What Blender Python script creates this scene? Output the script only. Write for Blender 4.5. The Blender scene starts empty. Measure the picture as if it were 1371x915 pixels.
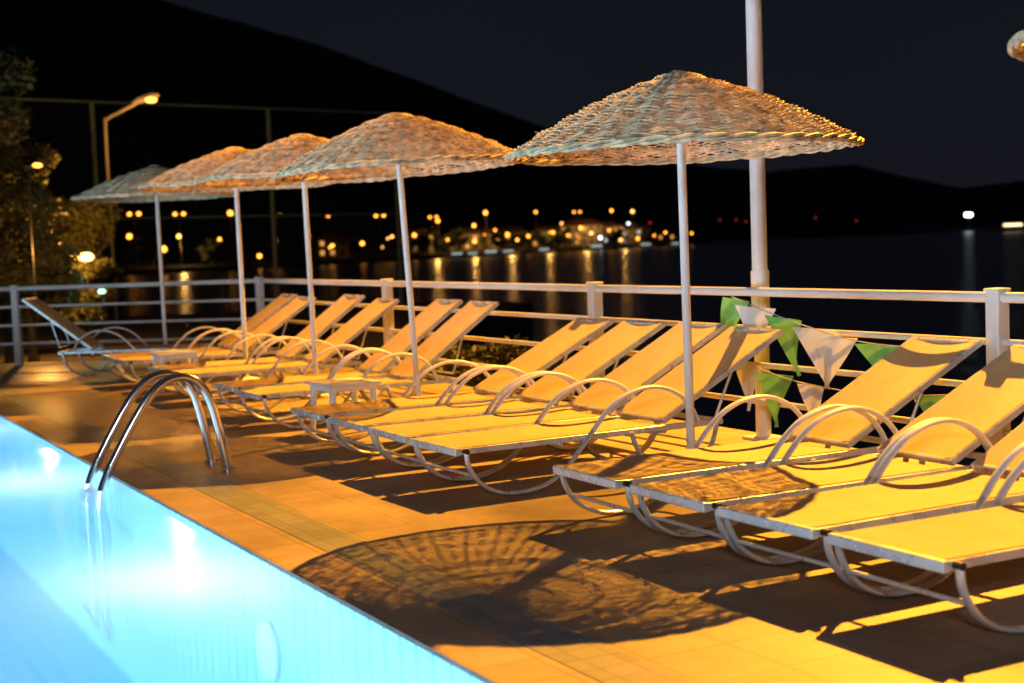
import bpy, math, random
from mathutils import Vector, Matrix, Quaternion, noise
random.seed(7)
S=bpy.context.scene
S.view_settings.view_transform='Standard'
S.view_settings.look='None'
S.view_settings.exposure=0
COL=S.collection
# ------------------------------------------------------------------ materials
def new_mat(name):
    m=bpy.data.materials.new(name); m.use_nodes=True
    nt=m.node_tree
    b=nt.nodes.get('Principled BSDF'); o=nt.nodes.get('Material Output')
    return m,nt,b,o
def N(nt,t,**kw):
    n=nt.nodes.new(t)
    for k,v in kw.items(): setattr(n,k,v)
    return n
def coords(nt,scale=(1,1,1)):
    tc=N(nt,'ShaderNodeTexCoord'); mp=N(nt,'ShaderNodeMapping')
    mp.inputs['Scale'].default_value=scale
    nt.links.new(tc.outputs['Object'],mp.inputs['Vector'])
    return mp.outputs['Vector']
def basic(name,c1,c2=None,rough=.5,metal=0.,scale=8.,bump=0.,bscale=40.,stretch=(1,1,1),rvar=.1):
    m,nt,b,o=new_mat(name)
    if c2 is None: c2=tuple(x*.75 for x in c1)
    v=coords(nt,stretch)
    n=N(nt,'ShaderNodeTexNoise'); n.inputs['Scale'].default_value=scale; n.inputs['Detail'].default_value=5
    nt.links.new(v,n.inputs['Vector'])
    r=N(nt,'ShaderNodeValToRGB'); r.color_ramp.elements[0].position=.35; r.color_ramp.elements[1].position=.65
    r.color_ramp.elements[0].color=(*c2,1); r.color_ramp.elements[1].color=(*c1,1)
    nt.links.new(n.outputs['Fac'],r.inputs['Fac']); nt.links.new(r.outputs['Color'],b.inputs['Base Color'])
    mr=N(nt,'ShaderNodeMapRange'); mr.inputs['To Min'].default_value=max(.02,rough-rvar); mr.inputs['To Max'].default_value=min(1,rough+rvar)
    nt.links.new(n.outputs['Fac'],mr.inputs['Value']); nt.links.new(mr.outputs['Result'],b.inputs['Roughness'])
    b.inputs['Metallic'].default_value=metal
    if bump>0:
        n2=N(nt,'ShaderNodeTexNoise'); n2.inputs['Scale'].default_value=bscale; n2.inputs['Detail'].default_value=4
        nt.links.new(v,n2.inputs['Vector'])
        bp=N(nt,'ShaderNodeBump'); bp.inputs['Strength'].default_value=bump; bp.inputs['Distance'].default_value=.01
        nt.links.new(n2.outputs['Fac'],bp.inputs['Height']); nt.links.new(bp.outputs['Normal'],b.inputs['Normal'])
    return m
def emis(name,c,s):
    m,nt,b,o=new_mat(name)
    b.inputs['Base Color'].default_value=(*[x*.5 for x in c],1)
    b.inputs['Emission Color'].default_value=(*c,1); b.inputs['Emission Strength'].default_value=s
    return m
M_white=basic('white_painted_metal',(.85,.88,.90),(.75,.78,.80),.38,0,3,.1,60)
M_alu=basic('aluminium_frame',(.77,.81,.86),(.63,.67,.72),.28,.35,6)
M_plastic=basic('white_plastic',(.83,.86,.89),(.77,.80,.83),.4)
M_steel=basic('polished_steel',(.82,.84,.88),(.72,.74,.79),.15,.95,5,rvar=.05)
M_dark=basic('dark_metal',(.03,.035,.03),(.02,.02,.02),.5,.3)
M_greenpost=basic('green_painted_post',(.10,.16,.13),(.06,.11,.09),.5)
M_bark=basic('bark',(.10,.07,.045),(.05,.035,.02),.9,0,6,.5,20)
M_leaf=basic('foliage',(.07,.10,.03),(.03,.05,.015),.8,0,1.2)
M_leaf2=basic('pine_foliage',(.085,.09,.03),(.03,.036,.014),.8,0,1.0)
M_rubber=basic('black_plastic_cap',(.02,.02,.02),(.015,.015,.015),.5)
M_hill=basic('dark_hillside',(.024,.026,.020),(.009,.010,.009),1.,0,.02)
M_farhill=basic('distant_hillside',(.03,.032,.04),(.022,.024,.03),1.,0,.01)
M_land=basic('shore_earth',(.07,.06,.045),(.035,.03,.022),.95,0,.7,.5,6)
M_concrete=basic('concrete',(.17,.16,.14),(.12,.11,.10),.9,0,2,.3,15)
M_house=basic('pale_plaster',(.42,.38,.32),(.3,.27,.23),.9,0,.4)
M_roof=basic('roof_tile',(.20,.08,.05),(.12,.05,.03),.9,0,1)
M_hull=basic('boat_paint',(.6,.6,.6),(.45,.45,.47),.4,0,.5)
M_flagG=basic('green_flag_cloth',(.28,.68,.18),(.20,.56,.13),.8,0,12)
M_flagW=basic('white_flag_cloth',(.86,.90,.94),(.78,.82,.86),.8,0,12)
M_string=basic('string',(.6,.58,.5),None,.8)
for mm_ in (M_flagG,M_flagW):
    nt=mm_.node_tree; b=nt.nodes['Principled BSDF']; o=nt.nodes['Material Output']
    tr=N(nt,'ShaderNodeBsdfTranslucent'); src=b.inputs['Base Color'].links[0].from_socket; nt.links.new(src,tr.inputs['Color'])
    mx=N(nt,'ShaderNodeMixShader'); mx.inputs[0].default_value=.15; nt.links.new(b.outputs[0],mx.inputs[1]); nt.links.new(tr.outputs[0],mx.inputs[2]); nt.links.new(mx.outputs[0],o.inputs['Surface'])
E_lamp=emis('sodium_lamp',(1.,.34,.035),6.5)
E_lampw=emis('warm_white_lamp',(1.,.46,.10),5.5)
E_white=emis('cold_white_lamp',(.8,.93,1.),6)
E_mast=emis('mast_lamp',(.8,.93,1.),9)
E_win=emis('lit_window',(1.,.45,.10),1.)
E_winw=emis('cool_lit_window',(.75,.95,.9),1.)
E_red=emis('red_lamp',(1.,.06,.03),.9)
E_green=emis('green_lamp',(.35,1.,.6),4)
E_head=emis('street_lamp_glass',(1.,.38,.06),4.6)
E_flood=emis('floodlight_glass',(1.,.55,.18),6)
E_ferry=emis('ferry_window',(1.,.75,.4),4)
E_pool=emis('pool_lamp_glass',(.80,.95,1.),.5)

# wicker
m,nt,b,o=new_mat('woven_reed'); M_reed=m
v=coords(nt)
n=N(nt,'ShaderNodeTexNoise'); n.inputs['Scale'].default_value=16; n.inputs['Detail'].default_value=6; nt.links.new(v,n.inputs['Vector'])
r=N(nt,'ShaderNodeValToRGB'); r.color_ramp.elements[0].position=.30; r.color_ramp.elements[1].position=.64
r.color_ramp.elements[0].color=(.27,.20,.12,1); r.color_ramp.elements[1].color=(.84,.69,.44,1)
nt.links.new(n.outputs['Fac'],r.inputs['Fac']); nt.links.new(r.outputs['Color'],b.inputs['Base Color']); b.inputs['Roughness'].default_value=.65
def sling_mat(name,ca,cb,trf):
    m,nt,b,o=new_mat(name)
    v=coords(nt)
    n=N(nt,'ShaderNodeTexNoise'); n.inputs['Scale'].default_value=5; n.inputs['Detail'].default_value=5; nt.links.new(v,n.inputs['Vector'])
    r=N(nt,'ShaderNodeValToRGB'); r.color_ramp.elements[0].position=.3; r.color_ramp.elements[1].position=.7
    r.color_ramp.elements[0].color=(*ca,1); r.color_ramp.elements[1].color=(*cb,1)
    nt.links.new(n.outputs['Fac'],r.inputs['Fac']); nt.links.new(r.outputs['Color'],b.inputs['Base Color']); b.inputs['Roughness'].default_value=.6
    w=N(nt,'ShaderNodeTexWave'); w.inputs['Scale'].default_value=60; w.inputs['Distortion'].default_value=.3; w.bands_direction='Y'; nt.links.new(v,w.inputs['Vector'])
    bp=N(nt,'ShaderNodeBump'); bp.inputs['Strength'].default_value=.35; bp.inputs['Distance'].default_value=.003
    nt.links.new(w.outputs['Fac'],bp.inputs['Height']); nt.links.new(bp.outputs['Normal'],b.inputs['Normal'])
    tr=N(nt,'ShaderNodeBsdfTranslucent'); nt.links.new(r.outputs['Color'],tr.inputs['Color'])
    mx=N(nt,'ShaderNodeMixShader'); mx.inputs[0].default_value=trf
    nt.links.new(b.outputs[0],mx.inputs[1]); nt.links.new(tr.outputs[0],mx.inputs[2]); nt.links.new(mx.outputs[0],o.inputs['Surface'])
    return m
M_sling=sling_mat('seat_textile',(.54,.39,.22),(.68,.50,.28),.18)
M_back=sling_mat('back_textile',(.74,.54,.28),(.88,.65,.34),.08)  # copy of the seat cloth, colour lightened because light only grazes the backrests

def tile_mat(name,ca,cb,mortar,size,rough=.45,ms=.012,stain=.5,bump=.3,wet=.6):
    m,nt,b,o=new_mat(name)
    v=coords(nt)
    br=N(nt,'ShaderNodeTexBrick'); br.offset=0; br.inputs['Scale'].default_value=1
    br.inputs['Brick Width'].default_value=size; br.inputs['Row Height'].default_value=size
    br.inputs['Mortar Size'].default_value=ms*size; br.inputs['Mortar Smooth'].default_value=.2
    br.inputs['Color1'].default_value=(*ca,1); br.inputs['Color2'].default_value=(*cb,1); br.inputs['Mortar'].default_value=(*mortar,1)
    nt.links.new(v,br.inputs['Vector'])
    n=N(nt,'ShaderNodeTexNoise'); n.inputs['Scale'].default_value=1.7; n.inputs['Detail'].default_value=8; n.inputs['Roughness'].default_value=.65
    nt.links.new(v,n.inputs['Vector'])
    mr=N(nt,'ShaderNodeMapRange'); mr.inputs['From Min'].default_value=.3; mr.inputs['From Max'].default_value=.7
    mr.inputs['To Min'].default_value=1-stain; mr.inputs['To Max'].default_value=1.1
    nt.links.new(n.outputs['Fac'],mr.inputs['Value'])
    n3=N(nt,'ShaderNodeTexNoise'); n3.inputs['Scale'].default_value=.55; n3.inputs['Detail'].default_value=6; n3.inputs['Distortion'].default_value=.3; nt.links.new(v,n3.inputs['Vector'])
    mw=N(nt,'ShaderNodeMapRange'); mw.inputs['From Min'].default_value=.38; mw.inputs['From Max'].default_value=.58
    mw.inputs['To Min'].default_value=wet; mw.inputs['To Max'].default_value=1.05
    nt.links.new(n3.outputs['Fac'],mw.inputs['Value'])
    mm=N(nt,'ShaderNodeMath',operation='MULTIPLY'); nt.links.new(mr.outputs['Result'],mm.inputs[0]); nt.links.new(mw.outputs['Result'],mm.inputs[1])
    mu=N(nt,'ShaderNodeMixRGB'); mu.blend_type='MULTIPLY'; mu.inputs[0].default_value=1
    nt.links.new(br.outputs['Color'],mu.inputs[1]); nt.links.new(mm.outputs[0],mu.inputs[2])
    nt.links.new(mu.outputs[0],b.inputs['Base Color'])
    m3=N(nt,'ShaderNodeMapRange'); m3.inputs['From Min'].default_value=.36; m3.inputs['From Max'].default_value=.60
    m3.inputs['To Min'].default_value=rough-.14; m3.inputs['To Max'].default_value=rough+.12
    nt.links.new(n3.outputs['Fac'],m3.inputs['Value']); nt.links.new(m3.outputs['Result'],b.inputs['Roughness'])
    n2=N(nt,'ShaderNodeTexNoise'); n2.inputs['Scale'].default_value=70; n2.inputs['Detail'].default_value=3; nt.links.new(v,n2.inputs['Vector'])
    ad=N(nt,'ShaderNodeMath',operation='MULTIPLY_ADD'); nt.links.new(n2.outputs['Fac'],ad.inputs[0]); ad.inputs[1].default_value=.25
    inv=N(nt,'ShaderNodeMath',operation='SUBTRACT'); inv.inputs[0].default_value=1; nt.links.new(br.outputs['Fac'],inv.inputs[1])
    nt.links.new(inv.outputs[0],ad.inputs[2])
    bp=N(nt,'ShaderNodeBump'); bp.inputs['Strength'].default_value=bump; bp.inputs['Distance'].default_value=.004
    nt.links.new(ad.outputs[0],bp.inputs['Height']); nt.links.new(bp.outputs['Normal'],b.inputs['Normal'])
    return m
M_deck=tile_mat('deck_tiles',(.41,.32,.25),(.34,.27,.21),(.25,.19,.15),.34,.50,.014,.46,.15,.55)
M_coping=tile_mat('coping_tiles',(.44,.34,.27),(.37,.29,.23),(.26,.2,.16),.24,.5,.02,.36,.2,.66)
M_band=tile_mat('grey_band_tiles',(.23,.25,.29),(.18,.20,.24),(.13,.13,.14),.12,.5,.03,.25,.3,.8)
M_basin=tile_mat('pool_tiles',(.38,.76,.93),(.33,.72,.91),(.13,.44,.70),.15,.5,.09,.10,.2,1.)

# pool water
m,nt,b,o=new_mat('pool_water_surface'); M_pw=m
nt.nodes.remove(b)
v=coords(nt)
n=N(nt,'ShaderNodeTexNoise'); n.inputs['Scale'].default_value=2.0; n.inputs['Detail'].default_value=2; n.inputs['Distortion'].default_value=.6; nt.links.new(v,n.inputs['Vector'])
bp=N(nt,'ShaderNodeBump'); bp.inputs['Strength'].default_value=.05; bp.inputs['Distance'].default_value=.05; nt.links.new(n.outputs['Fac'],bp.inputs['Height'])
rf=N(nt,'ShaderNodeBsdfRefraction'); rf.inputs['IOR'].default_value=1.3; rf.inputs['Roughness'].default_value=.5; rf.inputs['Color'].default_value=(.88,.98,1,1); nt.links.new(bp.outputs['Normal'],rf.inputs['Normal'])
sp=N(nt,'ShaderNodeSeparateXYZ'); nt.links.new(v,sp.inputs[0])
def MA(op,a,b_=None,c=None):
    q=N(nt,'ShaderNodeMath',operation=op)
    for i_,x_ in enumerate((a,b_,c)):
        if x_ is None: continue
        if isinstance(x_,(int,float)): q.inputs[i_].default_value=x_
        else: nt.links.new(x_,q.inputs[i_])
    return q.outputs[0]
# water glow painted as emission: faint everywhere, stronger in front of each wall lamp
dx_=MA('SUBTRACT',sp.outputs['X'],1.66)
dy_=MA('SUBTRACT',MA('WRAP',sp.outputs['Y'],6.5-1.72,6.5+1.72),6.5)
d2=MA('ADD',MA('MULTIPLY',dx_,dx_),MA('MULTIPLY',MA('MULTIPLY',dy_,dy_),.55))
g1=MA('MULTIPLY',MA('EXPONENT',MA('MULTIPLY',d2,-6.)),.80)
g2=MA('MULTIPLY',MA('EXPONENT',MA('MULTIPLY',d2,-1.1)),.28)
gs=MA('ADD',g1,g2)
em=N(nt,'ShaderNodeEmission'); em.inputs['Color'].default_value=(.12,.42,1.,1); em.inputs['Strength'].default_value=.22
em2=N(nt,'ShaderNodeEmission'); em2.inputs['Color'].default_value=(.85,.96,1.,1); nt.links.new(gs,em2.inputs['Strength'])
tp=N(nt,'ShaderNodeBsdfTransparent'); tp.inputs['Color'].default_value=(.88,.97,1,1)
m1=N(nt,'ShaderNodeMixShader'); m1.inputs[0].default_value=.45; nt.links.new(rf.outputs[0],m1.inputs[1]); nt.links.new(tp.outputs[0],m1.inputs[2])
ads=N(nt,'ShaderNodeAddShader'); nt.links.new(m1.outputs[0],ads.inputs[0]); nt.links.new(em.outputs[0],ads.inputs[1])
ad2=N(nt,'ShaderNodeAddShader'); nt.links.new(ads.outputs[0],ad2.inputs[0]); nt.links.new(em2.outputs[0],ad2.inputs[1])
gl=N(nt,'ShaderNodeBsdfGlossy'); gl.inputs['Roughness'].default_value=.12; nt.links.new(bp.outputs['Normal'],gl.inputs['Normal'])
fr=N(nt,'ShaderNodeFresnel'); fr.inputs['IOR'].default_value=1.25; nt.links.new(bp.outputs['Normal'],fr.inputs['Normal'])
m2=N(nt,'ShaderNodeMixShader'); nt.links.new(fr.outputs[0],m2.inputs[0]); nt.links.new(ad2.outputs[0],m2.inputs[1]); nt.links.new(gl.outputs[0],m2.inputs[2])
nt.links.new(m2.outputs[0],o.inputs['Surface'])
# sea
m,nt,b,o=new_mat('sea_surface'); M_sea=m
b.inputs['Base Color'].default_value=(.002,.005,.010,1); b.inputs['Roughness'].default_value=.24; b.inputs['IOR'].default_value=1.33
v=coords(nt)
n=N(nt,'ShaderNodeTexNoise'); n.inputs['Scale'].default_value=.5; n.inputs['Detail'].default_value=6; nt.links.new(v,n.inputs['Vector'])
bp=N(nt,'ShaderNodeBump'); bp.inputs['Strength'].default_value=.5; bp.inputs['Distance'].default_value=.2; nt.links.new(n.outputs['Fac'],bp.inputs['Height']); nt.links.new(bp.outputs['Normal'],b.inputs['Normal'])

# ------------------------------------------------------------------ mesh builder
class MB:
    def __init__(s): s.v=[]; s.f=[]
    def tube(s,path,r,sides=8,rv=None,up=None,cap=True,taper=None,closed=False):
        P=[Vector(p) for p in path]; n=len(P); base=len(s.v)
        prev=None
        for i in range(n):
            if closed: t=(P[(i+1)%n]-P[i-1])
            else: t=P[min(i+1,n-1)]-P[max(i-1,0)]
            t.normalize()
            u=Vector(up) if up else Vector((0,0,1))
            if abs(t.dot(u))>.97: u=prev if prev is not None else Vector((0,1,0)) if abs(t.y)<.9 else Vector((1,0,0))
            a=t.cross(u); a.normalize(); bb=a.cross(t); bb.normalize(); prev=bb
            rr=r if taper is None else r*taper[i]
            r2=(rv if rv else r)*(1 if taper is None else taper[i])
            for k in range(sides):
                an=2*math.pi*(k+.5)/sides
                s.v.append(P[i]+a*math.cos(an)*rr+bb*math.sin(an)*r2)
        m=n if closed else n-1
        for i in range(m):
            j=(i+1)%n
            for k in range(sides):
                l=(k+1)%sides
                s.f.append((base+i*sides+k,base+i*sides+l,base+j*sides+l,base+j*sides+k))
        if cap and not closed:
            s.f.append(tuple(base+k for k in range(sides))[::-1]); s.f.append(tuple(base+(n-1)*sides+k for k in range(sides)))
        return s
    def box(s,x0,x1,y0,y1,z0,z1):
        b=len(s.v)
        s.v+= [Vector(p) for p in [(x0,y0,z0),(x1,y0,z0),(x1,y1,z0),(x0,y1,z0),(x0,y0,z1),(x1,y0,z1),(x1,y1,z1),(x0,y1,z1)]]
        s.f+=[(b+3,b+2,b+1,b),(b+4,b+5,b+6,b+7),(b,b+1,b+5,b+4),(b+1,b+2,b+6,b+5),(b+2,b+3,b+7,b+6),(b+3,b,b+4,b+7)]
        return s
    def quad(s,a,b_,c,d):
        b=len(s.v); s.v+=[Vector(a),Vector(b_),Vector(c),Vector(d)]; s.f.append((b,b+1,b+2,b+3)); return s
    def sphere(s,c,r,seg=10,rings=6,sz=1.):
        b=len(s.v); c=Vector(c)
        for i in range(rings+1):
            ph=math.pi*i/rings
            for k in range(seg):
                an=2*math.pi*k/seg
                s.v.append(c+Vector((math.sin(ph)*math.cos(an)*r,math.sin(ph)*math.sin(an)*r,math.cos(ph)*r*sz)))
        for i in range(rings):
            for k in range(seg):
                l=(k+1)%seg
                s.f.append((b+i*seg+k,b+(i+1)*seg+k,b+(i+1)*seg+l,b+i*seg+l))
        return s
    def make(s,name,mat,parent=None,loc=None,smooth=True,bevel=0):
        me=bpy.data.meshes.new(name); me.from_pydata([tuple(p) for p in s.v],[],s.f); me.update()
        if smooth:
            me.polygons.foreach_set('use_smooth',[True]*len(me.polygons))
            try: me.set_sharp_from_angle(angle=math.radians(40))
            except Exception: pass
        ob=bpy.data.objects.new(name,me); COL.objects.link(ob); me.materials.append(mat)
        if parent is not None: ob.parent=parent
        if loc is not None: ob.location=loc
        if bevel>0:
            md=ob.modifiers.new('bevel','BEVEL'); md.width=bevel; md.segments=2; md.limit_method='ANGLE'
        return ob
def empty(name,loc=(0,0,0),rotz=0):
    e=bpy.data.objects.new(name,None); e.empty_display_size=.2; COL.objects.link(e); e.location=loc; e.rotation_euler=(0,0,rotz); return e
def tag(o,label,cat,group=None):
    o['label']=label; o['category']=cat
    if group: o['group']=group
def struct(o): o['kind']='structure'
def copy_thing(root,loc,rotz=0):
    r=root.copy(); COL.objects.link(r); r.location=loc; r.rotation_euler=(0,0,rotz)
    def rec(src,dst):
        for c in src.children:
            d=c.copy(); COL.objects.link(d); d.parent=dst; d.matrix_parent_inverse=c.matrix_parent_inverse.copy(); rec(c,d)
    rec(root,r); return r
def smooth_path(pts,n=6):
    P=[Vector(p) for p in pts]; out=[]
    for i in range(len(P)-1):
        p0=P[max(i-1,0)];p1=P[i];p2=P[i+1];p3=P[min(i+2,len(P)-1)]
        for k in range(n):
            t=k/n
            out.append(.5*((2*p1)+(p2-p0)*t+(2*p0-5*p1+4*p2-p3)*t*t+(3*p1-p0-3*p2+p3)*t**3))
    out.append(P[-1]); return out

# ------------------------------------------------------------------ camera (50 mm lens, 1.48 m above the deck)
TH=math.radians(28.6); PI_=math.radians(4.07); RO=math.radians(2.1)
F=Vector((math.sin(TH)*math.cos(PI_),math.cos(TH)*math.cos(PI_),-math.sin(PI_)))
R0=Vector((math.cos(TH),-math.sin(TH),0)); U0=R0.cross(F)
R=R0*math.cos(RO)-U0*math.sin(RO); U=R0*math.sin(RO)+U0*math.cos(RO)
cam=bpy.data.cameras.new('camera'); co=bpy.data.objects.new('camera',cam); COL.objects.link(co)
M=Matrix((R,U,-F)).transposed().to_4x4(); M.translation=Vector((0,0,1.48)); co.matrix_world=M
cam.lens=50; cam.sensor_width=36; cam.clip_end=12000; cam.clip_start=.05
cam.dof.use_dof=True; cam.dof.focus_distance=8.0; cam.dof.aperture_fstop=1.9
S.camera=co
def far(px,d,z):   # place far things by compass bearing and distance
    k=(px-685.)/1904.
    return Vector((d*(math.sin(TH)+k*math.cos(TH)), d*(math.cos(TH)-k*math.sin(TH)), z))
SEA=-3.4
# ------------------------------------------------------------------ world
w=bpy.data.worlds.new('World'); S.world=w; w.use_nodes=True; nt=w.node_tree
bg=nt.nodes['Background']; tc=N(nt,'ShaderNodeTexCoord'); sx=N(nt,'ShaderNodeSeparateXYZ'); nt.links.new(tc.outputs['Generated'],sx.inputs[0])
r=N(nt,'ShaderNodeValToRGB'); e=r.color_ramp.elements
e[0].position=0; e[0].color=(.0075,.0080,.0115,1); e[1].position=.45; e[1].color=(.0032,.0040,.0077,1)
q=r.color_ramp.elements.new(.12); q.color=(.0064,.0074,.0120,1)
nt.links.new(sx.outputs['Z'],r.inputs['Fac'])
nz=N(nt,'ShaderNodeTexNoise'); nz.inputs['Scale'].default_value=2.5; nz.inputs['Detail'].default_value=3; nt.links.new(tc.outputs['Generated'],nz.inputs['Vector'])
mr=N(nt,'ShaderNodeMapRange'); mr.inputs['To Min'].default_value=.75; mr.inputs['To Max'].default_value=1.25; nt.links.new(nz.outputs['Fac'],mr.inputs['Value'])
mu=N(nt,'ShaderNodeMixRGB'); mu.blend_type='MULTIPLY'; mu.inputs[0].default_value=1
nt.links.new(r.outputs['Color'],mu.inputs[1]); nt.links.new(mr.outputs['Result'],mu.inputs[2]); nt.links.new(mu.outputs[0],bg.inputs['Color'])
bg.inputs['Strength'].default_value=1

# ------------------------------------------------------------------ lights
def light(kind,name,loc,energy,color,radius=.1,target=None,spot=None,blend=.5):
    l=bpy.data.lights.new(name,kind); l.energy=energy; l.color=color
    l.shadow_soft_size=radius
    ob=bpy.data.objects.new(name,l); COL.objects.link(ob); ob.location=loc
    if target is not None:
        ob.rotation_euler=(Vector(target)-Vector(loc)).to_track_quat('-Z','Y').to_euler()
    if spot: l.spot_size=math.radians(spot); l.spot_blend=blend
    return ob
tgt=Vector((4.6,7.6,0)); dirL=Vector((1.90,1.36,2.20)).normalized()
light('SPOT','sodium_flood',tgt+dirL*27,124000,(1.,.39,.024),.13,tgt,45)
light('POINT','unseen_fill',(-7.,-9.,6.5),2600,(.90,.95,1.),.8)     # added fill light behind the camera, lifts shadows and whitens the paint

# ------------------------------------------------------------------ ground, deck, pool
mb=MB(); mb.quad((-6000,-3000,SEA),(8000,-3000,SEA),(8000,9000,SEA),(-6000,9000,SEA)); o=mb.make('sea',M_sea,smooth=False); struct(o)
def slab(name,poly,z0,z1,mat):
    n=len(poly); mb=MB(); mb.v=[Vector((x,y,z1)) for x,y in poly]+[Vector((x,y,z0)) for x,y in poly]
    mb.f=[tuple(range(n)),tuple(range(2*n-1,n-1,-1))]+[(i+n,(i+1)%n+n,(i+1)%n,i) for i in range(n)]
    o=mb.make(name,mat,smooth=False); struct(o); return o
PX=2.17
slab('deck',[(PX,-6),(6.55,-6),(6.55,18.7),(3.65,21.0),(-12,25.5),(-12,17.02),(PX,17.02)],-3.2,0,M_deck)
slab('pool_coping',[(PX-.020,-6),(PX+.27,-6),(PX+.27,17.2),(PX-.020,17.2)],-.014,.004,M_coping)
slab('deck_band',[(PX+.275,-6),(PX+.52,-6),(PX+.52,17.2),(PX+.275,17.2)],-.02,.005,M_band)
mb=MB(); x0,x1,y0,y1,zb=-8,PX-.012,-6,17,-1.35
mb.quad((x0,y0,zb),(x1,y0,zb),(x1,y1,zb),(x0,y1,zb)); mb.quad((x1,y0,zb),(x1,y0,-.016),(x1,y1,-.016),(x1,y1,zb))
mb.quad((x0,y1,-.016),(x0,y1,zb),(x1,y1,zb),(x1,y1,-.016)); mb.quad((x0,y0,zb),(x0,y0,-.016),(x0,y1,-.016),(x0,y1,zb)); mb.quad((x0,y0,zb),(x1,y0,zb),(x1,y0,-.016),(x0,y0,-.016))
o=mb.make('pool_basin',M_basin,smooth=False); struct(o)
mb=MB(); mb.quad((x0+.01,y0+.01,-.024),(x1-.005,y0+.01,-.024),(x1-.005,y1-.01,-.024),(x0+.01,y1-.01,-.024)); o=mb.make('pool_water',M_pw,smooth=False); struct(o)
for y in (-.38,3.06,6.5,9.94,13.38):
    e_=empty('pool_light',(x1,y,-.45))
    tag(e_,'round glowing underwater lamp set in the pool wall','pool light','underwater lamps along the pool wall')
    ring=[(-.02,.14*math.cos(a),.14*math.sin(a)) for a in [2*math.pi*k/24 for k in range(24)]]
    MB().tube(ring,.012,6,closed=True,up=(1,0,0)).make('rim',M_plastic,e_)
    mb=MB(); mb.v=[Vector((-.045,0,0))]+[Vector((-.02,.13*math.cos(a),.13*math.sin(a))) for a in [2*math.pi*k/24 for k in range(24)]]
    mb.f=[(0,1+(k+1)%24,1+k) for k in range(24)]; mb.make('lens',E_pool,e_)
for y in (0,5,10,15):
    light('POINT','pool_fill_light',(x0+2.4,y,-.7),900,(.74,.93,1.),.5)  # added fill lights inside the water, without fixtures, to brighten the basin
for y in (0.5,4,7.5,11,14.5,17):   # added fill spots without fixtures, aimed upward to wash the deck furniture
    light('SPOT','upward_fill_beam',(x0+.3,min(y,16.8),-.5),5600,(.50,.76,1.),.12,(5.3,y+.8,2.45),17.6,.35)
light('SPOT','upward_fill_beam',(x0+.3,15.9,-.5),5000,(.50,.76,1.),.12,(4.0,20.0,2.45),17.6,.35)  # one more added beam, brightens the corner railing

# ------------------------------------------------------------------ pool ladder
lad=empty('pool_ladder',(PX,9.4,0)); tag(lad,'curved stainless steel pool ladder handrails bolted on the deck edge','pool ladder')
for yy in (-.18,.18):
    path=smooth_path([(-.19,yy,-1.0),(-.19,yy,-.45),(-.19,yy,-.10),(-.15,yy,.05),(-.03,yy,.27),(.11,yy,.49),(.23,yy,.62),(.36,yy,.665),(.48,yy,.62),(.555,yy,.50),(.61,yy,.28),(.655,yy,.02)],6)
    MB().tube(path,.028,12,up=(0,1,0)).make('handrail',M_steel,lad)
    MB().tube([(.657,yy,.004),(.657,yy,.02),(.657,yy,.03)],.05,16,up=(0,1,0)).make('flange',M_steel,lad)
for z in (-.075,-.33,-.58,-.83):
    MB().box(-.28,-.17,-.16,.16,z-.018,z+.018).make('step',M_dark if False else M_steel,lad,bevel=.006)

# ------------------------------------------------------------------ railing
RX=6.2; HT=1.062
rail=empty('railing',(RX,5.5,0)); tag(rail,'white painted metal railing along the seaside edge of the pool deck','railing')
def rel(p): return (p[0]-RX,p[1]-5.5,p[2])
posts=[(RX,1.5),(RX,5.68),(RX,9.92),(RX,14.15),(RX,18.4),(3.42,20.6),(-.8,21.9),(-5,23.2)]
for i,(x,y) in enumerate(posts):
    mb=MB(); hw=.047
    mb.box(-hw,hw,-hw,hw,-.12,HT+.035); mb.box(-hw-.008,hw+.008,-hw-.008,hw+.008,HT+.033,HT+.052)
    o=mb.make('post',M_white,rail,rel((x,y,0)),smooth=False,bevel=.008)
    if i>4: o.rotation_euler=(0,0,math.radians(-35 if i==5 else 17))
for z,rr in ((HT,.031),(.81,.020),(.555,.020),(.30,.020)):
    path=[rel((RX,1.5-3.5,z))]+[rel((x,y,z)) for x,y in posts]
    for a,b in zip(path[:-1],path[1:]):
        MB().tube([a,b],rr,12).make('rail_bar',M_white,rail)
MXY=(6.38,8.0)
mast=empty('mast',(MXY[0],MXY[1],0)); tag(mast,'tall white painted steel pole standing behind the railing','pole')
MB().tube([(0,0,-.2),(0,0,3),(0,0,6.5)],.054,16,up=(0,1,0),taper=[1,1,.9]).make('shaft',M_white,mast)
mb=MB(); mb.box(-.11,.11,-.11,.11,0,.02); mb.make('base_plate',M_white,mast,smooth=False,bevel=.004)
MB().tube([(0,0,.92),(0,0,1.2)],.064,16,up=(0,1,0)).make('collar',M_white,mast)

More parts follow.
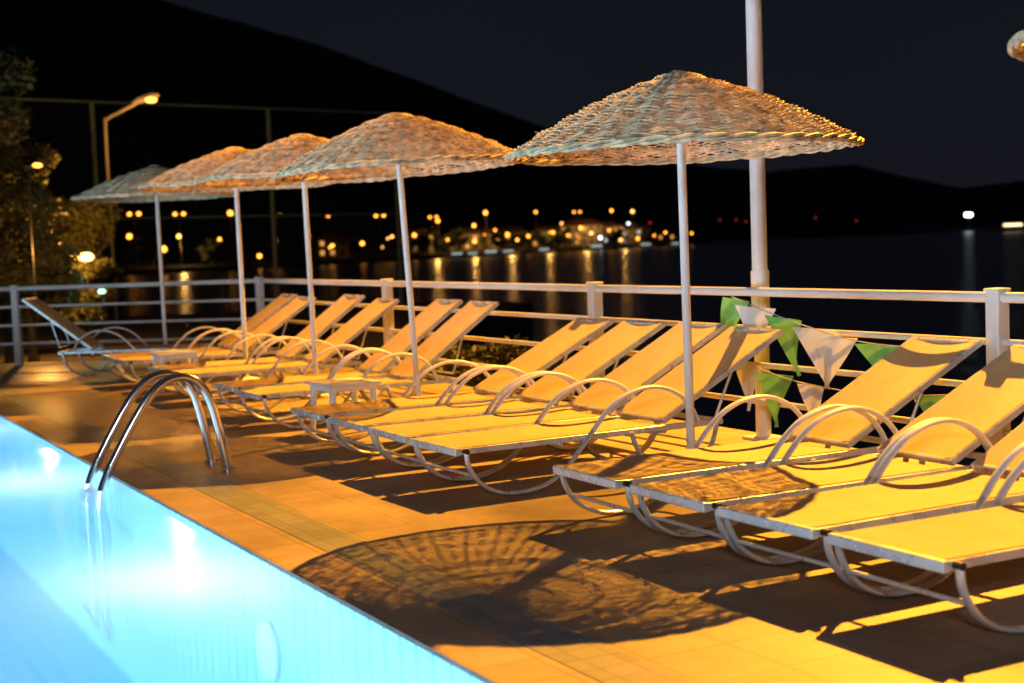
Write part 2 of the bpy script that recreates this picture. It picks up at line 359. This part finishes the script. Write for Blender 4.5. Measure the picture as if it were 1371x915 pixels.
# ------------------------------------------------------------------ bunting
bun=empty('bunting',(6.25,7.85,1.0)); tag(bun,'string of green and white triangular flags tied to the railing','bunting')
def strand(pts,nf,seed,hw0=.10,ln0=.27,pat=None):
    rnd=random.Random(seed)
    path=smooth_path(pts,8); MB().tube(path,.004,5).make('cord',M_string,bun)
    L=len(path)
    for k in range(nf):
        i=int((k+.5)*(L-1)/nf); p=path[i]; d0=(path[min(i+1,L-1)]-path[i-1]).normalized()
        d=(Vector((d0.x,d0.y,d0.z*.6))+Vector((.6+rnd.uniform(-.5,.4),0,0))).normalized()
        hw=hw0*rnd.uniform(.85,1.15); ln=ln0+rnd.random()*.08; g=pat[k%len(pat)]=='g'
        mb=MB(); sw=rnd.uniform(-.16,.16); off=rnd.uniform(-.05,.05); fo=rnd.uniform(0,6); tw=rnd.uniform(-.9,.9)
        rows=8
        for j in range(rows+1):
            t=j/rows; ww=hw*(1-t)+.002; c=p+Vector((off*t,0,0))+d*(sw*t)+Vector((0,0,-ln*t))
            dt=Matrix.Rotation(tw*t,3,'Z')@d
            for q in (-1,-.66,-.33,0,.33,.66,1): mb.v.append(c+dt*(ww*q)+dt.cross(Vector((0,0,1)))*(.018*math.cos(q*3+fo+t*3)))
        for j in range(rows):
            for q in range(6): a=j*7+q; mb.f.append((a,a+1,a+8,a+7))
        mb.make('flag',M_flagG if g else M_flagW,bun)
strand([(-.13,.14,.03),(-.15,-.25,-.06),(-.16,-.75,-.16),(-.16,-1.25,-.23),(-.14,-1.9,-.24)],7,4,.13,.31,'gwgwwgw')
strand([(-.15,.10,-.16),(-.16,.0,-.38),(-.17,-.35,-.48),(-.17,-.8,-.53),(-.17,-1.4,-.54),(-.16,-2.1,-.48)],6,2,.115,.28,'gwgwwg')

# ------------------------------------------------------------------ sun lounger
def make_lounger():
    root=empty('sun_lounger'); W=.285
    fr=MB()
    for s in (-1,1):
        y=s*W
        fr.box(0,1.80,y-.013,y+.013,.270,.306)
    fr.box(-.014,.018,-W-.02,W+.02,.266,.310)
    fr.box(1.36,1.40,-W+.013,W-.013,.25,.285); fr.box(1.77,1.80,-W+.013,W-.013,.272,.304); fr.box(.66,.69,-W+.013,W-.013,.25,.275)
    fr.make('frame',M_alu,root,smooth=False,bevel=.005)
    for s in (-1,1):
        y=s*(W+.033)
        MB().tube(smooth_path([(.045,y,.30),(.06,y,.20),(.13,y,.095),(.25,y,.030),(.40,y,.016),(.55,y,.045),(.68,y,.13),(.78,y,.235),(.86,y,.325)],5),.013,8,rv=.020,up=(0,1,0)).make('leg',M_alu,root)
        MB().tube(smooth_path([(.86,y,.325),(.94,y,.415),(1.05,y,.50),(1.19,y,.548),(1.33,y,.545),(1.46,y,.49),(1.55,y,.40),(1.60,y,.30)],5),.013,8,rv=.022,up=(0,1,0)).make('armrest',M_plastic,root)
        MB().tube(smooth_path([(1.12,y,.29),(1.16,y,.18),(1.24,y,.075),(1.36,y,.018),(1.50,y,.016),(1.62,y,.07),(1.70,y,.17),(1.74,y,.29)],5),.013,8,rv=.020,up=(0,1,0)).make('leg',M_alu,root)
        mb=MB(); mb.tube([(.045,s*(W+.013),.29),(.045,s*(W+.052),.29)],.015,10,up=(1,0,0)); mb.make('bolt_cap',M_rubber,root)
    MB().tube([(.09,-W-.03,.145),(.09,W+.03,.145)],.010,8).make('brace',M_alu,root)
    def sling(L,name,parent,x_off,z):
        mb=MB(); nx,ny=24,10
        for side in (1,0):
            for i in range(nx+1):
                for j in range(ny+1):
                    x=L*i/nx; yy=-1+2*j/ny
                    sag=-.020*(1-yy*yy)*(.6+.4*math.sin(math.pi*i/nx))
                    mb.v.append(Vector((x+x_off,yy*(W-.004),z+sag-(0 if side else .003))))
        st=(nx+1)*(ny+1)
        for i in range(nx):
            for j in range(ny):
                a=i*(ny+1)+j; mb.f.append((a,a+ny+1,a+ny+2,a+1)); b=a+st; mb.f.append((b,b+1,b+ny+2,b+ny+1))
        return mb.make(name,M_sling,parent)
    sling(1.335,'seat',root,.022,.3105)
    bk=MB(); Lb=1.05; w2=W-.03
    for s in (-1,1): bk.box(0,Lb,s*w2-.012,s*w2+.012,-.016,.018)
    bk.box(Lb-.03,Lb,-w2+.012,w2-.012,-.014,.016); bk.box(0,.025,-w2+.012,w2-.012,-.014,.014)
    bo=bk.make('backrest',M_alu,root,(1.385,0,.322),smooth=False,bevel=.004)
    mb=MB(); nx,ny=16,8
    for i in range(nx+1):
        for j in range(ny+1):
            yy=-1+2*j/ny; mb.v.append(Vector((.02+(Lb-.035)*i/nx,yy*(w2-.002),.0205-.018*(1-yy*yy))))
    for i in range(nx):
        for j in range(ny): a=i*(ny+1)+j; mb.f.append((a,a+ny+1,a+ny+2,a+1))
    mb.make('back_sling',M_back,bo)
    st=MB()
    for s in (-1,1): st.tube([(.62,s*(w2-.04),-.02),(.345,s*(w2-.04),-.225)],.009,8)
    st.tube([(.345,-w2+.04,-.225),(.345,w2-.04,-.225)],.009,8)
    st.make('back_support',M_alu,bo)
    return root,bo
lroot,_=make_lounger()
tmpl=lroot
def set_back(root,deg):
    for c in root.children:
        if c.name.startswith('backrest'): c.rotation_euler=(0,-math.radians(deg),0)
rnd=random.Random(3)
spec=[]
for y in (3.88,4.58,5.29,6.02): spec.append((3.64,y,0,28,1.06))
for y in (7.50,8.19,8.89,9.66): spec.append((3.54,y,0,28,1.06))
for y in (11.35,12.12): spec.append((3.70,y,0,34,1.))
for y in (13.72,14.5,16.0,16.78): spec.append((3.75,y,0,34,1.))
first=True
LBL='white sun lounger with cream sling and raised back'
for (x,y,a,bd,sc) in spec:
    az=math.radians(a+rnd.uniform(-1.6,1.6)); xx=x+rnd.uniform(-.03,.03)
    if first: o=lroot; o.location=(xx,y,0); o.rotation_euler=(0,0,az); first=False
    else: o=copy_thing(tmpl,(xx,y,0),az)
    o.scale=(sc,1,1)
    tag(o,LBL,'sun lounger','sun loungers lined up beside the pool'); set_back(o,bd+rnd.uniform(-2.,2.))
o=copy_thing(tmpl,(5.2,17.55,0),math.radians(152)); set_back(o,38); o.scale=(1,1,1)
tag(o,'white sun lounger turned sideways beside the corner railing','sun lounger','sun loungers lined up beside the pool')

def table(loc,rz):
    t=empty('side_table',loc,rz); tag(t,'small square white plastic table between two sun loungers','side table','side tables between the loungers')
    mb=MB(); mb.box(-.23,.23,-.23,.23,.385,.41); mb.make('table_top',M_plastic,t,smooth=False,bevel=.01)
    mb=MB(); mb.box(-.20,.20,-.20,.20,.345,.384); mb.make('apron',M_plastic,t,smooth=False,bevel=.005)
    for sx_ in (-1,1):
        for sy in (-1,1):
            MB().tube([(sx_*.175,sy*.175,.35),(sx_*.195,sy*.195,0)],.026,8,taper=[1.15,.75]).make('leg',M_plastic,t)
    return t
table((4.22,10.58,0),.06); table((4.15,15.25,0),-.05)

# ------------------------------------------------------------------ straw umbrellas
def canopy_mesh(Rr,H,seed):
    rnd=random.Random(seed); mb=MB(); ribs=36; seg=ribs*3
    def zf(r,a):
        t=r/Rr
        z=H*(1-(.57*t+.43*t*t)) + .018*math.exp(-(t*8)**2)
        z+=.006*math.sin(r*2*math.pi/.14+seed)
        z+= .006*math.sin(3*a+seed)*t*t+.003*math.sin(7*a+seed*2)*t**3
        z+= .009*noise.noise(Vector((math.cos(a)*r*4,math.sin(a)*r*4,seed)))
        return z
    def rf(r,a): return r*(1+.006*math.sin(2*a+seed)+.005*math.sin(5*a+2*seed))
    for k in range(ribs):
        a=2*math.pi*k/ribs; P=[]
        Rm=Rr*(1.0+rnd.uniform(-.01,.006))
        for i in range(19):
            r=.07+(Rm-.07)*i/18; aa=a+rnd.uniform(-.007,.007); q=rf(r,aa); P.append((q*math.cos(aa),q*math.sin(aa),zf(r,aa)+.002))
        mb.tube(P,.0075,5)
    r=.03; row=0
    while r<Rr:
        P=[]
        am=.012+.003*rnd.random(); ph=rnd.uniform(0,20)
        for s in range(seg):
            a=2*math.pi*s/seg
            kk=s/3.; wv=am*math.cos(math.pi*kk)*(1 if row%2 else -1)
            if r<.2: wv*=.4
            jr=.009*noise.noise(Vector((math.cos(a)*2.5+ph*.2,math.sin(a)*2.5,r*30+seed)))+.002*rnd.uniform(-1,1)
            q=rf(r+jr,a); P.append((q*math.cos(a),q*math.sin(a),zf(r,a)+wv+rnd.uniform(-.002,.002)))
        mb.tube(P,.0056*rnd.uniform(.8,1.2),4,closed=True,cap=False)
        r+=.0116*rnd.uniform(.8,1.25); row+=1
    for kx in range(3):
        P=[]
        for s in range(seg):
            a=2*math.pi*s/seg; rr=Rr+.012*math.cos(14*a+kx*2.1); q=rf(rr,a)
            P.append((q*math.cos(a),q*math.sin(a),zf(Rr,a)-.004+.015*math.sin(14*a+kx*2.1)))
        mb.tube(P,.011,5,closed=True,cap=False)
    for k in range(45):
        a=rnd.random()*6.28; r=Rr*math.sqrt(rnd.uniform(.1,.95)); q=rf(r,a); p=Vector((q*math.cos(a),q*math.sin(a),zf(r,a)+.008))
        d=Vector((-math.sin(a),math.cos(a),0))*rnd.choice((-1,1))+Vector((math.cos(a),math.sin(a),0))*rnd.uniform(-.2,.4)+Vector((0,0,rnd.uniform(-.2,.3)))
        mb.tube([p,p+d*.03,p+d*rnd.uniform(.04,.06)],.0028,3,cap=False)
    return mb.make('canopy',M_reed)
umb=[(4.92,3.0,1.04,2.13,.42,0.0,11),(4.94,6.88,1.02,1.975,.44,.3,2),(5.0,10.83,1.02,2.12,.44,2.4,3),(5.0,13.24,1.04,2.16,.42,.8,4),(5.0,15.43,1.05,2.20,.41,.3,5),(4.84,18.2,1.03,2.20,.38,.3,6)]
for (x,y,Rr,zr,H,tilt,sd) in umb:
    u=empty('straw_umbrella',(x,y,0))
    d=(-R0*math.sin(math.radians(tilt))+Vector((0,0,1))*math.cos(math.radians(tilt))).normalized()
    u.rotation_mode='QUATERNION'; u.rotation_quaternion=Vector((0,0,1)).rotation_difference(d)
    tag(u,'round woven reed parasol on a white pole','parasol','straw parasols along the deck')
    MB().tube([(0,0,0.0),(0,0,1.2),(0,0,zr+H-.06)],.026,14,up=(0,1,0)).make('pole',M_white,u)
    MB().tube([(0,0,0.003),(0,0,.03),(0,0,.06)],.11,18,up=(0,1,0),taper=[1.6,1.5,.5]).make('foot',M_white,u)
    c=canopy_mesh(Rr,H,sd); c.parent=u; c.location=(0,0,zr)
    st=MB()
    for k in range(4):
        a=2*math.pi*k/4+.2
        st.tube([(.03*math.cos(a),.03*math.sin(a),zr+H-.16),(Rr*.55*math.cos(a),Rr*.55*math.sin(a),zr+H*.5-.02)],.006,6)
    st.make('strut',M_bark,u)

# ------------------------------------------------------------------ shore on the left: land, fence, lamp, trees
slab('shore_ground',[(6.56,9),(9.2,10),(9.6,20),(14,32),(26,46),(25,52),(-60,62),(-60,26),(3.4,21.4),(6.56,18.9)],-3.5,-.85,M_land)
GZ=-.85
fence=empty('court_fence',(3.5,40,GZ)); tag(fence,'tall green steel post and wire sports court fence near the shore','fence')
A=Vector((1.5,43.0,0)); B=Vector((21.6,47.4,0)); FT=6.2
def frel(p): return p-Vector((3.5,40,GZ))
for k in range(5):
    p=A.lerp(B,[0.06,.425,.73,.985,-.25][k])
    MB().tube([frel(Vector((p.x,p.y,GZ-.1))),frel(Vector((p.x,p.y,FT)))],.085,10,up=(0,1,0)).make('post',M_greenpost,fence)
A2=A.lerp(B,-.25)
for z in (FT,2.6): MB().tube([frel(Vector((A2.x,A2.y,z))),frel(Vector((B.x,B.y,z)))],.04,8).make('bar',M_greenpost,fence)
mb=MB(); L=(B-A2).length; dd=(B-A2).normalized(); hh=FT-GZ
k=-hh
while k<L:
    for sg in (1,-1):
        s0=max(k,0); s1=min(k+hh,L)
        if s1-s0<.2: continue
        z0=GZ+(s0-k) if sg>0 else FT-(s0-k); z1=GZ+(s1-k) if sg>0 else FT-(s1-k)
        mb.tube([frel(A2+dd*s0+Vector((0,0,z0))),frel(A2+dd*s1+Vector((0,0,z1)))],.0022,3,cap=False)
    k+=.22
mb.make('wire_net',M_dark,fence)

def street_lamp(loc,zt,arm,rz,name='street_lamp',sc=1.,pm=None,rp=.045,gr=.13):
    s=empty(name,loc,rz); h=zt-loc[2]
    MB().tube(smooth_path([(0,0,0),(0,0,h*.5),(0,0,h-.35),(.07*sc,0,h-.08),(arm*.5,0,h+.10*sc),(arm,0,h+.30*sc)],4),rp*sc,10,up=(0,1,0)).make('pole',pm or M_concrete,s)
    mb=MB(); mb.tube([(arm-.1*sc,0,h+.30*sc),(arm+.1*sc,0,h+.38*sc),(arm+.45*sc,0,h+.47*sc),(arm+.62*sc,0,h+.50*sc)],.10*sc,10,up=(0,1,0),rv=.06*sc,taper=[.4,.9,1,.4]); mb.make('lamp_housing',pm or M_concrete,s)
    MB().sphere((arm+.40*sc,0,h+.38*sc),gr*sc,12,8,.5).make('lamp_glass',E_head,s)
    return s
azR=math.atan2(R0.y,R0.x)
p=far(156,38,GZ); s=street_lamp(p,5.15,.85,azR,gr=.16); tag(s,'tall concrete street lamp with a lit orange head beside the court','street lamp','tall lamps by the shore')
pl=far(212,38,5.3); light('POINT','street_lamp_bulb',(pl.x,pl.y-1.2,4.8),420,(1,.42,.08),.2)
p=far(50,26,GZ); s=street_lamp(p,3.0,.02,azR,sc=.40,pm=M_dark,rp=.03,gr=.22); tag(s,'short dark street lamp with a small orange light among trees','street lamp','tall lamps by the shore')
pl=far(62,25.8,1.6); light('POINT','street_lamp_bulb',pl,200,(1,.42,.08),.1)

def crown(mb,c,rx,rz,n,rnd,size):
    blobs=[]
    for k in range(16):
        a=rnd.random()*6.28; q=rnd.random()**.5
        blobs.append((Vector(c)+Vector((math.cos(a)*rx*q*.75,math.sin(a)*rx*q*.75,rnd.uniform(-.8,.85)*rz)),rnd.uniform(.24,.44)*rx))
    for k in range(n):
        b,r=rnd.choice(blobs); d=Vector((rnd.gauss(0,1),rnd.gauss(0,1),rnd.gauss(0,1))).normalized()*r*rnd.uniform(.5,1.15); d.z*=.7
        p=b+d; u=Vector((rnd.gauss(0,1),rnd.gauss(0,1),rnd.gauss(0,.6))).normalized(); v_=u.cross(Vector((rnd.gauss(0,1),rnd.gauss(0,1),rnd.gauss(0,1)))).normalized()
        s=size*rnd.uniform(.5,1.3); mb.quad(p-u*s,p+v_*s*.35,p+u*s,p-v_*s*.35)
    return blobs
def tree(loc,h,rx,n,seed,label,mat=M_leaf,name='tree',size=.12,tz=.35):
    rnd=random.Random(seed); t=empty(name,loc); cz=h*(tz+ (1-tz)/2); mb=MB()
    bl=crown(mb,(0,0,cz),rx,h*(1-tz)/2,n,rnd,size)
    mb.make('crown',mat,t,smooth=False)
    tr=MB(); tr.tube([(0,0,-.1),(.05*h*.3,0,h*.25),(0,.03*h,h*.55),(.02,0,h*.85)],.035*h,8,up=(0,1,0),taper=[1.2,.9,.6,.2])
    for b,r_ in bl[:9]: tr.tube([(0,.01*h,h*rnd.uniform(.25,.5)),tuple(b*.6+Vector((0,0,b.z*.3))),tuple(b)],.012*h,5,up=(.3,.9,0),taper=[1,.6,.3])
    tr.make('trunk',M_bark,t); tag(t,label,'tree' if name!='shrub' else 'bush'); return t
L1='dark bushy pine lit faintly by orange street light'
for (px,d,h,rx,n,sd) in ((15,31,4.9,1.4,9500,1),(92,36,4.2,1.35,8000,2),(-50,27,6.4,1.7,8000,3),(40,29,2.6,1.1,7000,4),(112,33.5,2.3,.9,5000,5),(-10,52,8.4,2.4,6500,9)):
    tree(far(px,d,GZ),h,rx,n,sd,L1,M_leaf2,size=.09)['group']='trees behind the corner of the deck'
for (x,y,h,rx,sd) in ((7.5,14.6,1.15,.7,22),(7.6,16.8,1.2,.7,23),(7.4,19.4,1.4,.8,24),(6.9,21.8,1.2,.9,26)):
    tree((x,y,GZ),h,rx,1800,sd,'low leafy shrub growing on the bank below the railing',M_leaf2,'shrub',.07,.05)['group']='shrubs below the railing'
def flood(px,d,z,mat,label,size,col,en,dd_=.6,dx=0):
    p=far(px,d,GZ); f=empty('floodlight',p,azR); h=z-GZ
    MB().tube([(0,0,0),(0,0,h-.08)],.02,8,up=(0,1,0)).make('pole',M_dark,f)
    MB().tube([(0,0,h-size*.9),(0,0,h-size*.5)],size*.5,10,up=(0,1,0)).make('housing',M_dark,f)
    MB().sphere((0,0,h),size,14,8,.6).make('lamp_glass',mat,f)
    tag(f,label,'floodlight'); q=far(px+dx,d-dd_,z+.3); light('POINT','floodlight_bulb',q,en,col,.1)
flood(121,32.5,1.45,E_flood,'bright warm globe light on a short post among the trees',.17,(1,.42,.06),800,.6,-26)
flood(139,30,.72,E_green,'small greenish lamp on a low post beside the court',.08,(.3,1,.6),15)

# ------------------------------------------------------------------ hills and far shore
def interp(tab,x):
    if x<=tab[0][0]: return tab[0][1]
    for (a,va),(b,vb) in zip(tab[:-1],tab[1:]):
        if x<=b: t=(x-a)/(b-a); return va+(vb-va)*t
    return tab[-1][1]
SH=[(-700,230),(-400,260),(200,330),(450,395),(650,470),(900,590),(945,640),(965,840),(1400,880),(2200,900)]
RG=[(-700,480),(-300,560),(0,430),(225,337),(430,272),(600,204),(745,147),(850,114),(950,88),(1050,72),(1150,62),(1220,50),(1290,36),(1371,20),(1500,14),(2200,10)]
def hill(name,ridge,shore,dr,mat,amp,lay=26,step=12):
    mb=MB(); pxs=list(range(-700,2201,step))
    for px in pxs:
        d0=shore if isinstance(shore,(int,float)) else interp(shore,px)
        zr=1.48+interp(ridge,px)/1904.*dr
        for j in range(lay+1):
            t=j/lay
            if j==0: d,z=d0,SEA-1
            elif j==1: d,z=d0+2,SEA+1.2
            elif j==2: d,z=d0+60,SEA+2.2
            else:
                t2=(j-2)/(lay-2); d=d0+60+(dr-d0-60)*t2; s=t2**1.25
                z=SEA+2.2+(zr-SEA-2.2)*s
            p=far(px,d,0)
            if j>2: z+=amp*noise.fractal(Vector((p.x*.006,p.y*.006,1.3)),1.,2.,5)*min(1,(j-2)/6)*(.25 if j==lay else 1)
            if j==lay: z+=1.8*noise.fractal(Vector((px*.05,3,0)),.8,2.,5)
            mb.v.append(Vector((p.x,p.y,z)))
        p=far(px,dr+500,SEA-5); mb.v.append(p)
    st=lay+2
    for i in range(len(pxs)-1):
        for j in range(st-1):
            a=i*st+j; mb.f.append((a,a+st,a+st+1,a+1))
    o=mb.make(name,mat); struct(o); return o
hill('hillside',RG,SH,1400,M_hill,7)
hill('distant_hills',[(-700,60),(900,60),(1050,80),(1150,84),(1230,62),(1290,48),(1371,54),(1450,60),(1600,56),(2200,50)],2300,3600,M_farhill,6)

def far_lamp_template(mat,double,h,sz=1.):
    s=empty('street_lamp')
    MB().tube([(0,0,0),(0,0,h)],.12,6,up=(0,1,0)).make('pole',M_concrete,s)
    if double:
        MB().tube([(-1.1,0,h+.25),(0,0,h),(1.1,0,h+.25)],.07,5,up=(0,1,0)).make('arm',M_concrete,s)
        for q in (-1.2,1.2): MB().sphere((q,0,h+.1),.55*sz,10,6,.8).make('lamp_head',mat,s)
    else: MB().sphere((0,0,h+.3),.66*sz,10,6).make('lamp_head',mat,s)
    return s
ZR=SEA+1.6
def zat(px,y,d):
    hy=346.7-.0367*px; return 1.48+(hy-y)/1904.*d
FL='far street lamp with orange light on the opposite shore'
rs=random.Random(5)
LS=[(188,287,1,18,E_lamp),(248,287,1,18,E_lamp),(316,287,0,18,E_lamp),(377,289,1,18,E_lamp),(446,290,0,18,E_lamp),(515,289,1,18,E_lamp),(586,291,1,18,E_lamp),(592,297,0,26,E_lamp),(656,286,0,18,E_lamp),(723,285,0,18,E_lamp),(778,284,1,18,E_lamp),(824,283,0,20,E_lamp),(852,284,0,20,E_lampw),(895,312,0,8,E_lamp),(930,313,0,8,E_lamp),
        (246,318,0,6,E_lampw),(373,324,0,6,E_lampw),(530,318,0,6,E_lampw),(712,317,0,6,E_lamp),(697,322,0,5,E_lamp),(757,300,0,30,E_lampw),(765,316,0,6,E_lamp),(796,313,0,6,E_lampw),(604,322,0,4,E_lamp),(640,324,0,4,E_lamp),(846,300,0,12,E_white),(808,319,0,4,E_white),(835,322,0,4,E_lampw),(858,320,0,4,E_lamp),(450,330,0,4,E_lamp),(352,344,0,2,E_lamp),(640,303,0,45,E_lamp),(668,309,0,30,E_lamp),(490,327,0,4,E_lamp),(225,335,0,3,E_lamp),(880,316,0,5,E_lamp),(180,318,0,30,E_lamp),(300,322,0,24,E_lamp),(420,318,0,30,E_lamp),(560,316,0,22,E_lamp),(620,312,0,20,E_lamp),(684,315,0,16,E_lamp),(745,312,0,14,E_lamp),(782,306,0,24,E_lamp),(820,309,0,20,E_lamp)]
for k in range(18):
    px=rs.uniform(440,920); off=rs.uniform(6,50); hy=346.7-.0367*px
    LS.append((px,hy-rs.uniform(-6,8),2,off,rs.choice((E_lamp,E_lamp,E_lampw))))
for (px,y,dbl,off,mat) in LS:
    d=interp(SH,px)+off; z=zat(px,y,d); p=far(px,d,ZR); s=far_lamp_template(mat,dbl==1,max(1.2,z-ZR),rs.uniform(.3,.5) if dbl==2 else rs.uniform(.55,1.05)); s.location=p; s.rotation_euler=(0,0,azR+random.uniform(-.4,.4))
    tag(s,FL if mat is not E_white else 'far lamp with cold white light on the opposite shore','street lamp','street lamps on the opposite shore')
for (px,y) in [(968,295),(990,295),(1003,297),(1096,292),(1150,296),(875,299)]:
    d=interp(SH,px)+60; z=zat(px,y,d); s=empty('beacon_lamp',far(px,d,ZR)); h=z-ZR
    MB().tube([(0,0,0),(0,0,h)],.1,6,up=(0,1,0)).make('pole',M_dark,s); MB().sphere((0,0,h+.3),.42,8,6).make('lamp_head',E_red,s)
    tag(s,'small red lamp glowing on the distant coast','lamp','red lamps on the distant coast')
s=empty('mast_light',far(1300,880,ZR)); MB().tube([(0,0,0),(0,0,9)],.25,8,up=(0,1,0)).make('pole',M_concrete,s)
MB().tube([(-2.0,0,8.6),(2.0,0,8.6)],1.1,10).make('lamp_head',E_mast,s); s.rotation_euler=(0,0,azR)
tag(s,'very bright cold white floodlight mast on the distant shore','floodlight')
rt=random.Random(12)
for px in (205,290,410,470,575,600,618,645,672,705,730,748,770,800,828,868,905):
    d=interp(SH,px)+rt.uniform(14,40); h=rt.uniform(5,8.5)
    t=tree(far(px+rt.uniform(-6,6),d,ZR-.3),h,rt.uniform(3,5),500,int(px),'round leafy tree lit by lamps on the opposite shore',M_leaf,'tree',.9,.25); t['group']='trees on the opposite shore'
for px,z in ((250,3),(590,5),(640,5),(690,5),(740,5),(790,6),(840,5)):
    d=interp(SH,px)+18; light('POINT','shore_lamp_bulb',far(px,d,z),2300,(1,.50,.11),.5)

def house(px,off,w,h,dp,rows,cols,lit,seed,mat=M_house,win=E_win,z0=None,label='pale plaster house with lit windows on the opposite shore'):
    rnd=random.Random(seed); d=interp(SH,px)+off; b=empty('house',far(px,d,ZR+(z0 or 0)),azR+rnd.uniform(-.25,.25))
    mb=MB(); mb.box(-w/2,w/2,0,dp,-2,h); mb.make('wall',mat,b,smooth=False)
    mb=MB(); e_=.5; mb.v=[Vector(p) for p in [(-w/2-e_,-e_,h+.003),(w/2+e_,-e_,h+.003),(w/2+e_,dp+e_,h+.003),(-w/2-e_,dp+e_,h+.003),(-w/2+w*.2,dp/2,h+w*.10+1),(w/2-w*.2,dp/2,h+w*.10+1)]]
    mb.f=[(0,1,5,4),(1,2,5),(2,3,4,5),(3,0,4),(3,2,1,0)]; mb.make('roof',M_roof,b,smooth=False)
    for i in range(rows):
        for j in range(cols):
            x=-w/2+(j+.5)*w/cols; z=h*(i+.35)/rows; on=rnd.random()<lit
            mb=MB(); mb.box(x-.55,x+.55,-.05,-.01,z,z+1.3); mb.make('window',win if on else M_dark,b,smooth=False)
    tag(b,label,'house','houses on the opposite shore')
house(782,30,17,8,9,3,6,.4,1,win=E_win,label='three storey white hotel with lit windows on the opposite shore')
house(815,34,14,7,9,2,5,.4,2,win=E_winw); house(845,26,12,6,8,2,4,.5,3,win=E_winw)
house(735,34,11,6,8,2,4,.3,4); house(690,50,12,6,8,2,4,.3,5); house(655,40,10,6,8,2,3,.3,6)
house(625,34,11,6,8,2,4,.3,7); house(560,30,10,6,8,2,3,.2,8); house(450,22,9,5.5,7,2,3,.4,9); house(900,22,10,4.5,7,1,4,.5,10)
house(770,75,12,6,8,2,4,.3,13,z0=2)
def boat(px,dist,L,label,rows=0,rz=0.,win=E_winw,name='boat'):
    b=empty(name,far(px,dist,SEA),azR+rz); mb=MB(); W=L*.14; n=12
    for i in range(n+1):
        t=i/n; x=-L/2+L*t; ww=W*(1-max(0,(t-.55)/.45)**2)*(1 if t>.04 else .85)+.02; zz=L*.07+L*.04*max(0,t-.5)*2
        for (yy,z) in ((-ww,zz),(-ww*.85,zz*.3),(0,-.3),(ww*.85,zz*.3),(ww,zz)): mb.v.append(Vector((x,yy,z)))
    for i in range(n):
        for k in range(4): a=i*5+k; mb.f.append((a,a+5,a+6,a+1))
        a=i*5; mb.f.append((a,a+4,a+9,a+5))
    mb.f.append((0,1,2,3,4)); mb.make('hull',M_hull,b,smooth=False)
    h0=L*.075; mb=MB(); mb.box(-L*.3,L*.15,-W*.6,W*.6,h0,h0+L*.12); mb.make('cabin',M_hull,b,smooth=False,bevel=.1)
    nn=max(3,rows)
    for j in range(nn):
        x=-L*.27+(j+.5)*L*.39/nn; mb=MB(); mb.box(x-L*.39/nn*.35,x+L*.39/nn*.35,-W*.6-.05,-W*.6-.01,h0+L*.045,h0+L*.09); mb.make('window',win,b,smooth=False)
    MB().tube([(-L*.05,0,h0+L*.1),(-L*.05,0,h0+L*.42)],.08,6,up=(0,1,0)).make('mast',M_hull,b)
    tag(b,label,'boat')
    return b
for px,dd,L,rz in ((618,455,9,.2),(640,462,8,-.3),(664,472,10,.1),(686,480,9,.4),(735,500,9,.0),(870,560,10,.2),(910,590,8,-.2),(805,530,11,.1)):
    boat(px,dd,L,'small white boat moored close to the opposite shore',rz=rz)['group']='boats moored along the opposite shore'
boat(1362,720,24,'lit passenger ferry on the dark water',14,0,E_ferry,'ferry')
